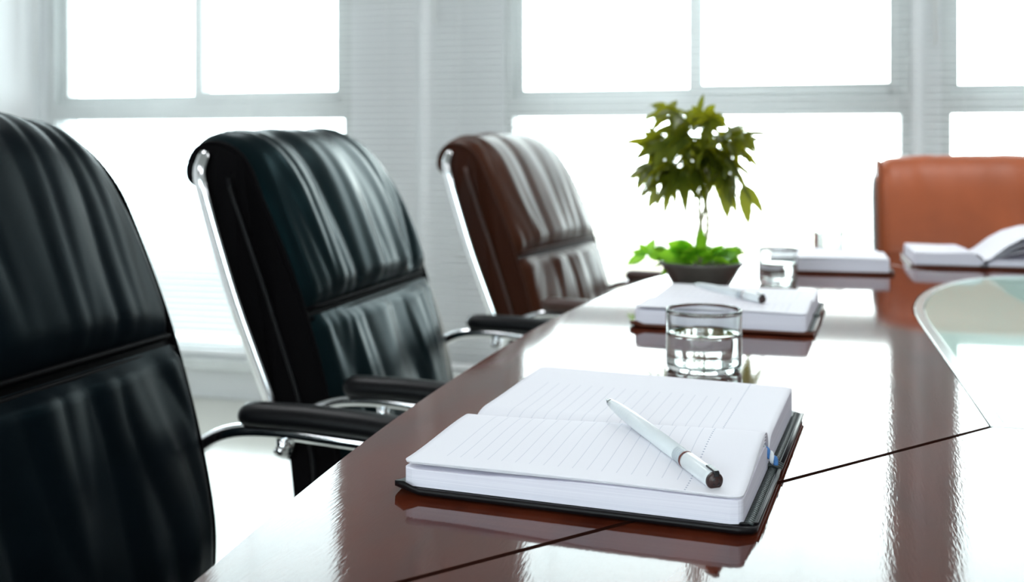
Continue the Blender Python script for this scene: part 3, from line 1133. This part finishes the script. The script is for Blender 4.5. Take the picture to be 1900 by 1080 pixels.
# ------------------------------------------------------------------ pens
def pen(label, tip, end):
    """pen from tip to end (axis points in room coordinates)"""
    tip, end = Vector(tip), Vector(end)
    t = thing('pen', label, 'pen', end, 0, 'frosted white pens')
    q = (tip - end).to_track_quat('X', 'Z')
    t.rotation_mode = 'QUATERNION'
    t.rotation_quaternion = q
    L = (tip - end).length
    R = 0.0052

    def lathe(name, prof, mat, seg=28):
        b_ = bmesh.new()
        add_lathe(b_, prof, seg)
        bmesh.ops.rotate(b_, verts=b_.verts, cent=(0, 0, 0), matrix=Matrix.Rotation(PI / 2, 3, 'Y'))
        return link_mesh(name, b_, mat, t)
    # sleeve at the rear end
    lathe('rear_sleeve', [(0, 0.003), (R, 0.003), (R * 1.04, 0.006), (R * 1.04, 0.033), (R * 0.98, 0.0345), (0, 0.0345)], M['pen_body'])
    lathe('end_plug', [(0, -0.0006), (R * 0.62, -0.0006), (R * 0.62, 0.0), (R * 0.9, 0.0), (R, 0.0008), (R, 0.003), (0, 0.003)], M['pen_plug'])
    lathe('brown_ring', [(0, 0.0345), (R * 1.02, 0.0345), (R * 1.02, 0.0362), (0, 0.0362)], M['pen_ring'])
    pr = [(0, 0.0362)]
    for k in range(5):
        z = 0.0362 + 0.0019 * k
        pr += [(R * 0.86, z), (R * 0.95, z + 0.0005), (R * 0.95, z + 0.0013), (R * 0.86, z + 0.0018)]
    pr += [(0, 0.0460)]
    lathe('ribbed_collar', pr, M['pen_collar'])
    pr = [(0, 0.046), (R * 0.97, 0.046), (R * 0.97, L - 0.045)]
    for k in range(7):
        z = L - 0.043 + 0.0032 * k
        sc = 0.97 - 0.028 * k
        pr += [(R * (sc - 0.03), z), (R * sc, z + 0.001), (R * sc, z + 0.0022)]
    pr += [(R * 0.72, L - 0.016), (R * 0.55, L - 0.009), (0, L - 0.009)]
    lathe('barrel', pr, M['pen_body'])
    lathe('refill', [(0, 0.05), (R * 0.36, 0.05), (R * 0.36, L - 0.02), (0, L - 0.02)], M['pen_refill'])
    lathe('tip_cone', [(0, L - 0.0095), (R * 0.56, L - 0.0095), (R * 0.50, L - 0.006), (R * 0.2, L - 0.0022), (R * 0.10, L - 0.002), (R * 0.08, L), (0, L)], M['pen_metal'])
    b_ = bmesh.new()
    add_box(b_, -0.0005, 0.010, -0.0016, 0.0016, R * 1.06, R * 1.06 + 0.0013)
    add_box(b_, -0.0005, 0.002, -0.0016, 0.0016, R * 0.3, R * 1.06)
    link_mesh('clip', b_, M['pen_clip'], t, smooth=False, bevel=0.0004)
    # the small target mark on the end plug
    b_ = bmesh.new()
    for k in range(4):
        a0, a1 = PI / 4 + k * PI / 2 - 0.5, PI / 4 + k * PI / 2 + 0.5
        for q in range(6):
            b0, b1 = a0 + (a1 - a0) * q / 6, a0 + (a1 - a0) * (q + 1) / 6
            vs = [b_.verts.new((-0.00075, r * math.cos(b), r * math.sin(b))) for r, b in ((R * 0.36, b0), (R * 0.46, b0), (R * 0.46, b1), (R * 0.36, b1))]
            b_.faces.new(vs)
    link_mesh('plug_mark', b_, M['pen_clip'], t, smooth=False, solid=0.0002)
    return t


pen('white frosted pen with a dark end plug lying across the large front notebook', (-0.135, 0.7653, TABLE_Z + 0.0395), (-0.048, 0.641, TABLE_Z + 0.0245))
pen('pale pen lying on the notebook behind the water tumbler', (-0.140, 1.470, TABLE_Z + 0.0365), (-0.045, 1.372, TABLE_Z + 0.0325))


# ------------------------------------------------------------------ tumblers
def tumbler(label, u, v, r, h, water):
    t = thing('water_tumbler', label, 'glass', (u, v, TABLE_Z + 0.0004), 0, 'water tumblers on the table')
    w = 0.0022
    b_ = bmesh.new()
    add_lathe(b_, [(0, 0.0004), (r * 0.86, 0.0), (r * 0.93, 0.0008), (r * 0.975, 0.003), (r * 0.992, 0.007), (r, 0.012), (r, 0.016), (r, h - 0.005), (r, h - 0.0018), (r - w * 0.2, h - 0.0005), (r - w * 0.5, h), (r - w * 0.8, h - 0.0005), (r - w, h - 0.0018), (r - w, h - 0.005),
                   (r - w, 0.020), (r - w, 0.016), (r * 0.985 - w, 0.0105), (r * 0.95 - w, 0.0080), (r * 0.90 - w, 0.0068), (r * 0.8 - w, 0.0065), (0, 0.0064)], 72)
    link_mesh('glass_body', b_, M['glass'], t)
    b_ = bmesh.new()
    e = 0.0003
    add_lathe(b_, [(0, 0.0064 - e), (r * 0.8 - w, 0.0065 - e), (r * 0.90 - w + e, 0.0068 - e), (r * 0.95 - w + e, 0.0080 - e), (r * 0.985 - w + e, 0.0105), (r - w + e, 0.016), (r - w + e, 0.020), (r - w + e, water - 0.003), (r - w + e, water + 0.0008), (r - w - 0.0006, water + 0.0002), (r - w - 0.002, water), (r * 0.5, water), (0, water)], 72)
    link_mesh('water', b_, M['water'], t)
    return t


tumbler('water tumbler just behind the large front notebook, nearest the camera', -0.093, 1.083, 0.0375, 0.0605, 0.037)
tumbler('water tumbler behind the notebook with the pale pen, right of the plant pot', -0.036, 1.80, 0.031, 0.058, 0.034)
tumbler('farthest water tumbler, behind the farthest left notebook', 0.055, 2.32, 0.030, 0.075, 0.045)


# ------------------------------------------------------------------ plant
def plant():
    rnd = random.Random(11)
    t = thing('potted_plant', 'small leafy tree with drooping leaves in a low grey pot on the table', 'plant', (-0.150, 1.70, TABLE_Z + 0.0004))
    b_ = bmesh.new()
    add_lathe(b_, [(0, 0.002), (0.036, 0.0), (0.042, 0.003), (0.060, 0.034), (0.066, 0.040), (0.066, 0.044), (0.062, 0.044), (0.057, 0.036), (0.05, 0.032), (0, 0.032)], 40)
    link_mesh('pot', b_, M['pot'], t)
    b_ = bmesh.new()

    def soil(a, s):
        th, r = 2 * PI * a, 0.056 * s
        return Vector((r * math.cos(th), r * math.sin(th), 0.036 + 0.004 * (1 - s) + 0.0015 * noise.noise(Vector((r * math.cos(th) * 90, r * math.sin(th) * 90, 0)))))
    add_grid(b_, 33, 8, soil)
    link_mesh('soil', b_, M['soil'], t)
    # three slim twisted stems
    for k in range(3):
        b_ = bmesh.new()
        pts = []
        for q in range(24):
            s = q / 23
            th = k * 2 * PI / 3 + s * 5
            rr = 0.005 + 0.004 * (1 - s)
            pts.append((rr * math.cos(th) + 0.006 * s, rr * math.sin(th), 0.034 + 0.155 * s))
        add_tube(b_, pts, [0.0032 - 0.001 * q / 23 for q in range(24)], 8)
        link_mesh('stem', b_, M['stem'], t)

    def add_leaflet(b2, base, d, up, L, W, droop):
        d = d.normalized()
        side = d.cross(up).normalized()
        up2 = side.cross(d).normalized()
        n = 7
        rows = []
        for i in range(n):
            s = i / (n - 1)
            w = W * math.sin(PI * min(1, s ** 0.8)) ** 0.9 if 0 < s < 1 else 0.0
            c = base + d * (L * s) - Vector((0, 0, 1)) * (droop * L * s * s)
            rows.append([b2.verts.new(c - side * w + up2 * w * 0.25), b2.verts.new(c), b2.verts.new(c + side * w + up2 * w * 0.25)])
        for A_, B_ in zip(rows[:-1], rows[1:]):
            for q in range(2):
                b2.faces.new((A_[q], A_[q + 1], B_[q + 1], B_[q]))

    def add_leaf(b2, origin, direction, pet, n, L, W, droop, roll=0.3, spread=2.3):
        """petiole and a fan of leaflets"""
        dirn = direction.normalized()
        tipp = origin + dirn * pet
        add_tube(b2, [origin, origin + dirn * pet * 0.5 + Vector((0, 0, 0.004)), tipp], 0.0009, 5)
        side = dirn.cross(Vector((0, 0, 1)))
        if side.length < 0.1:
            side = Vector((1, 0, 0))
        side.normalize()
        side = Matrix.Rotation(rnd.uniform(-1.2, 1.2) * roll, 3, dirn) @ side
        upv = side.cross(dirn).normalized()
        for k in range(n):
            a = (k - (n - 1) / 2) * (spread / max(1, n - 1))
            dd = dirn * math.cos(a) + side * math.sin(a) - Vector((0, 0, 1)) * 0.15
            add_leaflet(b2, tipp, dd, upv, L * (1 - 0.18 * abs(a)) * rnd.uniform(0.85, 1.1), W * rnd.uniform(0.85, 1.1), droop * rnd.uniform(0.6, 1.3))
    # crown
    b_ = bmesh.new()
    camv = Vector((0.15, -1.70, 0.2)).normalized()
    lat = Vector((C_, S_, 0))
    cen = Vector((0, 0, 0.222)) - lat * 0.010
    hubs = [(-0.042, 0.275), (-0.005, 0.272), (0.002, 0.262), (-0.028, 0.250), (0.030, 0.245), (-0.062, 0.232), (0.0, 0.228), (0.042, 0.212),
            (-0.050, 0.203), (-0.012, 0.196), (0.030, 0.190), (-0.072, 0.196), (0.050, 0.235), (-0.022, 0.226), (0.012, 0.208), (-0.035, 0.186)]
    for q, (lx, hz) in enumerate(hubs * 4):
        dep = rnd.uniform(-0.035, 0.035) if q < len(hubs) else rnd.uniform(-0.05, 0.05)
        hub = lat * (lx + rnd.uniform(-0.006, 0.006)) + Vector((-S_, C_, 0)) * dep + Vector((0, 0, hz - 0.004 + rnd.uniform(-0.008, 0.008)))
        top = Vector((0.006, 0, 0.182 + 0.02 * rnd.random()))
        add_tube(b_, [top, (top + hub) * 0.5 + Vector((0, 0, 0.004)), hub], 0.0008, 5)
        dirn = ((hub - cen) * 14 + Vector((rnd.uniform(-.5, .5), rnd.uniform(-.5, .5), rnd.uniform(-0.6, 0.3)))).normalized()
        add_leaf(b_, hub, dirn, 0.003, 5, rnd.uniform(0.042, 0.058), 0.0076, 0.30, 1.0, 3.3)
    # drooping leaves that hang below the crown
    for (lx, dz, L, W) in ((0.030, -0.9, 0.05, 0.010), (0.058, -1.0, 0.060, 0.010), (-0.055, -0.8, 0.045, 0.006), (-0.075, -0.6, 0.04, 0.006)):
        o0 = Vector((0.006, 0, 0.175))
        tip = o0 + lat * lx + Vector((0, 0, -0.012))
        add_tube(b_, [o0, o0 + lat * lx * 0.5 + Vector((0, 0, 0.012)), tip], 0.0009, 5)
        add_leaflet(b_, tip, lat * (lx * 3) + Vector((0, 0, dz)), camv, L, W, 0.1)
        add_leaflet(b_, tip, lat * (lx * 9) + Vector((0, 0, dz * 0.5)), camv, L * 0.8, W * 0.8, 0.3)
    link_mesh('crown_leaves', b_, M['leaf'], t)
    # fresh leaves round the pot
    b_ = bmesh.new()
    for k in range(15):
        th = k * 2.399 + 0.4
        rr = rnd.uniform(0.01, 0.04)
        org = Vector((rr * math.cos(th), rr * math.sin(th), 0.036))
        el = rnd.uniform(0.35, 1.1)
        dirn = Vector((math.cos(th) * math.cos(el), math.sin(th) * math.cos(el), math.sin(el)))
        add_leaf(b_, org, dirn, rnd.uniform(0.010, 0.026), 4, rnd.uniform(0.032, 0.046), 0.011, 0.3)
    Zv = Vector((0, 0, 1))
    hub = lat * -0.085 + Zv * 0.054
    add_tube(b_, [Vector((0, 0, 0.036)) - lat * 0.02, lat * -0.055 + Zv * 0.050, hub], 0.001, 6)
    for dl, dz, L_, W_ in ((-0.5, 0.9, 0.024, 0.006), (0.4, 0.9, 0.032, 0.007), (-1.0, -0.35, 0.034, 0.008), (-0.9, 0.3, 0.026, 0.006), (0.9, -0.1, 0.03, 0.008)):
        add_leaflet(b_, hub, lat * dl + Zv * dz, camv, L_, W_, 0.15)
    for lx, z_, dl, dz, L_, W_ in ((-0.005, 0.040, -1.0, 0.25, 0.070, 0.017), (-0.010, 0.044, -0.8, 0.55, 0.055, 0.016), (0.0, 0.040, 0.0, 1.0, 0.058, 0.009),
                                   (0.012, 0.040, 0.6, 0.7, 0.036, 0.009), (0.02, 0.040, 0.9, 0.35, 0.040, 0.011), (-0.02, 0.040, -0.3, 0.8, 0.040, 0.012)):
        o0 = lat * lx + camv * 0.012 + Zv * (z_ + 0.006)
        add_leaflet(b_, o0, lat * dl + Zv * dz + camv * 0.2, camv, L_, W_, 0.12)
    link_mesh('low_leaves', b_, M['young_leaf'], t)
    return t


plant()

# ------------------------------------------------------------------ added fill lights under the ceiling, unseen, to brighten the room
for lu in (-1.5, 0.4, 2.3):
    for lv in (-1.0, 2.3):
        ld = bpy.data.lights.new('ceiling_fill', 'AREA')
        ld.shape = 'SQUARE'
        ld.size = 0.6
        ld.energy = FILL_W * (1.6 if lv > 0 else 1.0)
        ld.color = (0.96, 0.98, 1.0)
        lo_ = bpy.data.objects.new('ceiling_fill', ld)
        col.objects.link(lo_)
        lo_.location = (lu, lv, CEIL - 0.01)

# ------------------------------------------------------------------ sky
w = bpy.data.worlds.new('bright_hazy_sky')
bpy.context.scene.world = w
w.use_nodes = True
nt = w.node_tree
N, L = nt.nodes, nt.links
N.clear()
out = N.new('ShaderNodeOutputWorld')
bg = N.new('ShaderNodeBackground')
L.new(bg.outputs['Background'], out.inputs['Surface'])
tc = N.new('ShaderNodeTexCoord')
sep = N.new('ShaderNodeSeparateXYZ')
L.new(tc.outputs['Generated'], sep.inputs['Vector'])
mr = N.new('ShaderNodeMapRange')
mr.interpolation_type = 'SMOOTHSTEP'
mr.inputs['From Min'].default_value = -0.12
mr.inputs['From Max'].default_value = 0.035
L.new(sep.outputs['Z'], mr.inputs['Value'])
SKY, GROUND = (9.2, 10.3, 10.6), (0.84, 0.97, 0.99)
mix = N.new('ShaderNodeMix')
mix.data_type = 'RGBA'
L.new(mr.outputs['Result'], mix.inputs['Factor'])
mix.inputs[6].default_value = (*GROUND, 1)
mix.inputs[7].default_value = (*SKY, 1)
# warm glow round the low sun
sd = Vector((0.0068, 1.037, 0.0475)).normalized()
dp = N.new('ShaderNodeVectorMath')
dp.operation = 'DOT_PRODUCT'
L.new(tc.outputs['Generated'], dp.inputs[0])
dp.inputs[1].default_value = sd
mx0 = N.new('ShaderNodeMath')
mx0.operation = 'MAXIMUM'
mx0.inputs[1].default_value = 0.0
L.new(dp.outputs['Value'], mx0.inputs[0])
pw = N.new('ShaderNodeMath')
pw.operation = 'POWER'
pw.inputs[1].default_value = 30.0
L.new(mx0.outputs[0], pw.inputs[0])
glow = N.new('ShaderNodeMix')
glow.data_type = 'RGBA'
glow.blend_type = 'ADD'
L.new(pw.outputs[0], glow.inputs['Factor'])
L.new(mix.outputs[2], glow.inputs[6])
glow.inputs[7].default_value = (3.0, 2.3, 1.6, 1)
L.new(glow.outputs[2], bg.inputs['Color'])
bg.inputs['Strength'].default_value = 1.0

# ------------------------------------------------------------------ camera
cam = bpy.data.cameras.new('camera')
co = bpy.data.objects.new('camera', cam)
col.objects.link(co)
co.location = (0, 0, CAM_Z)
co.rotation_euler = (PI / 2, 0, YAW)
cam.sensor_fit = 'HORIZONTAL'
cam.sensor_width = 36.0
cam.lens = 36.0 * F_PX / 1900.0
cam.shift_y = -(540.0 - HORIZON) / 1900.0
cam.clip_start = 0.02
cam.dof.use_dof = True
cam.dof.focus_distance = 0.70
cam.dof.aperture_fstop = 7.5
cam.dof.aperture_blades = 0
sc = bpy.context.scene
sc.camera = co
sc.view_settings.view_transform = 'Standard'
sc.view_settings.look = 'None'
sc.view_settings.gamma = 1.0
sc.view_settings.use_curve_mapping = False
sc.view_settings.exposure = 0.0
sc.cycles.use_denoising = True
sc.cycles.max_bounces = 14
sc.cycles.transparent_max_bounces = 16
sc.cycles.sample_clamp_indirect = 8.0
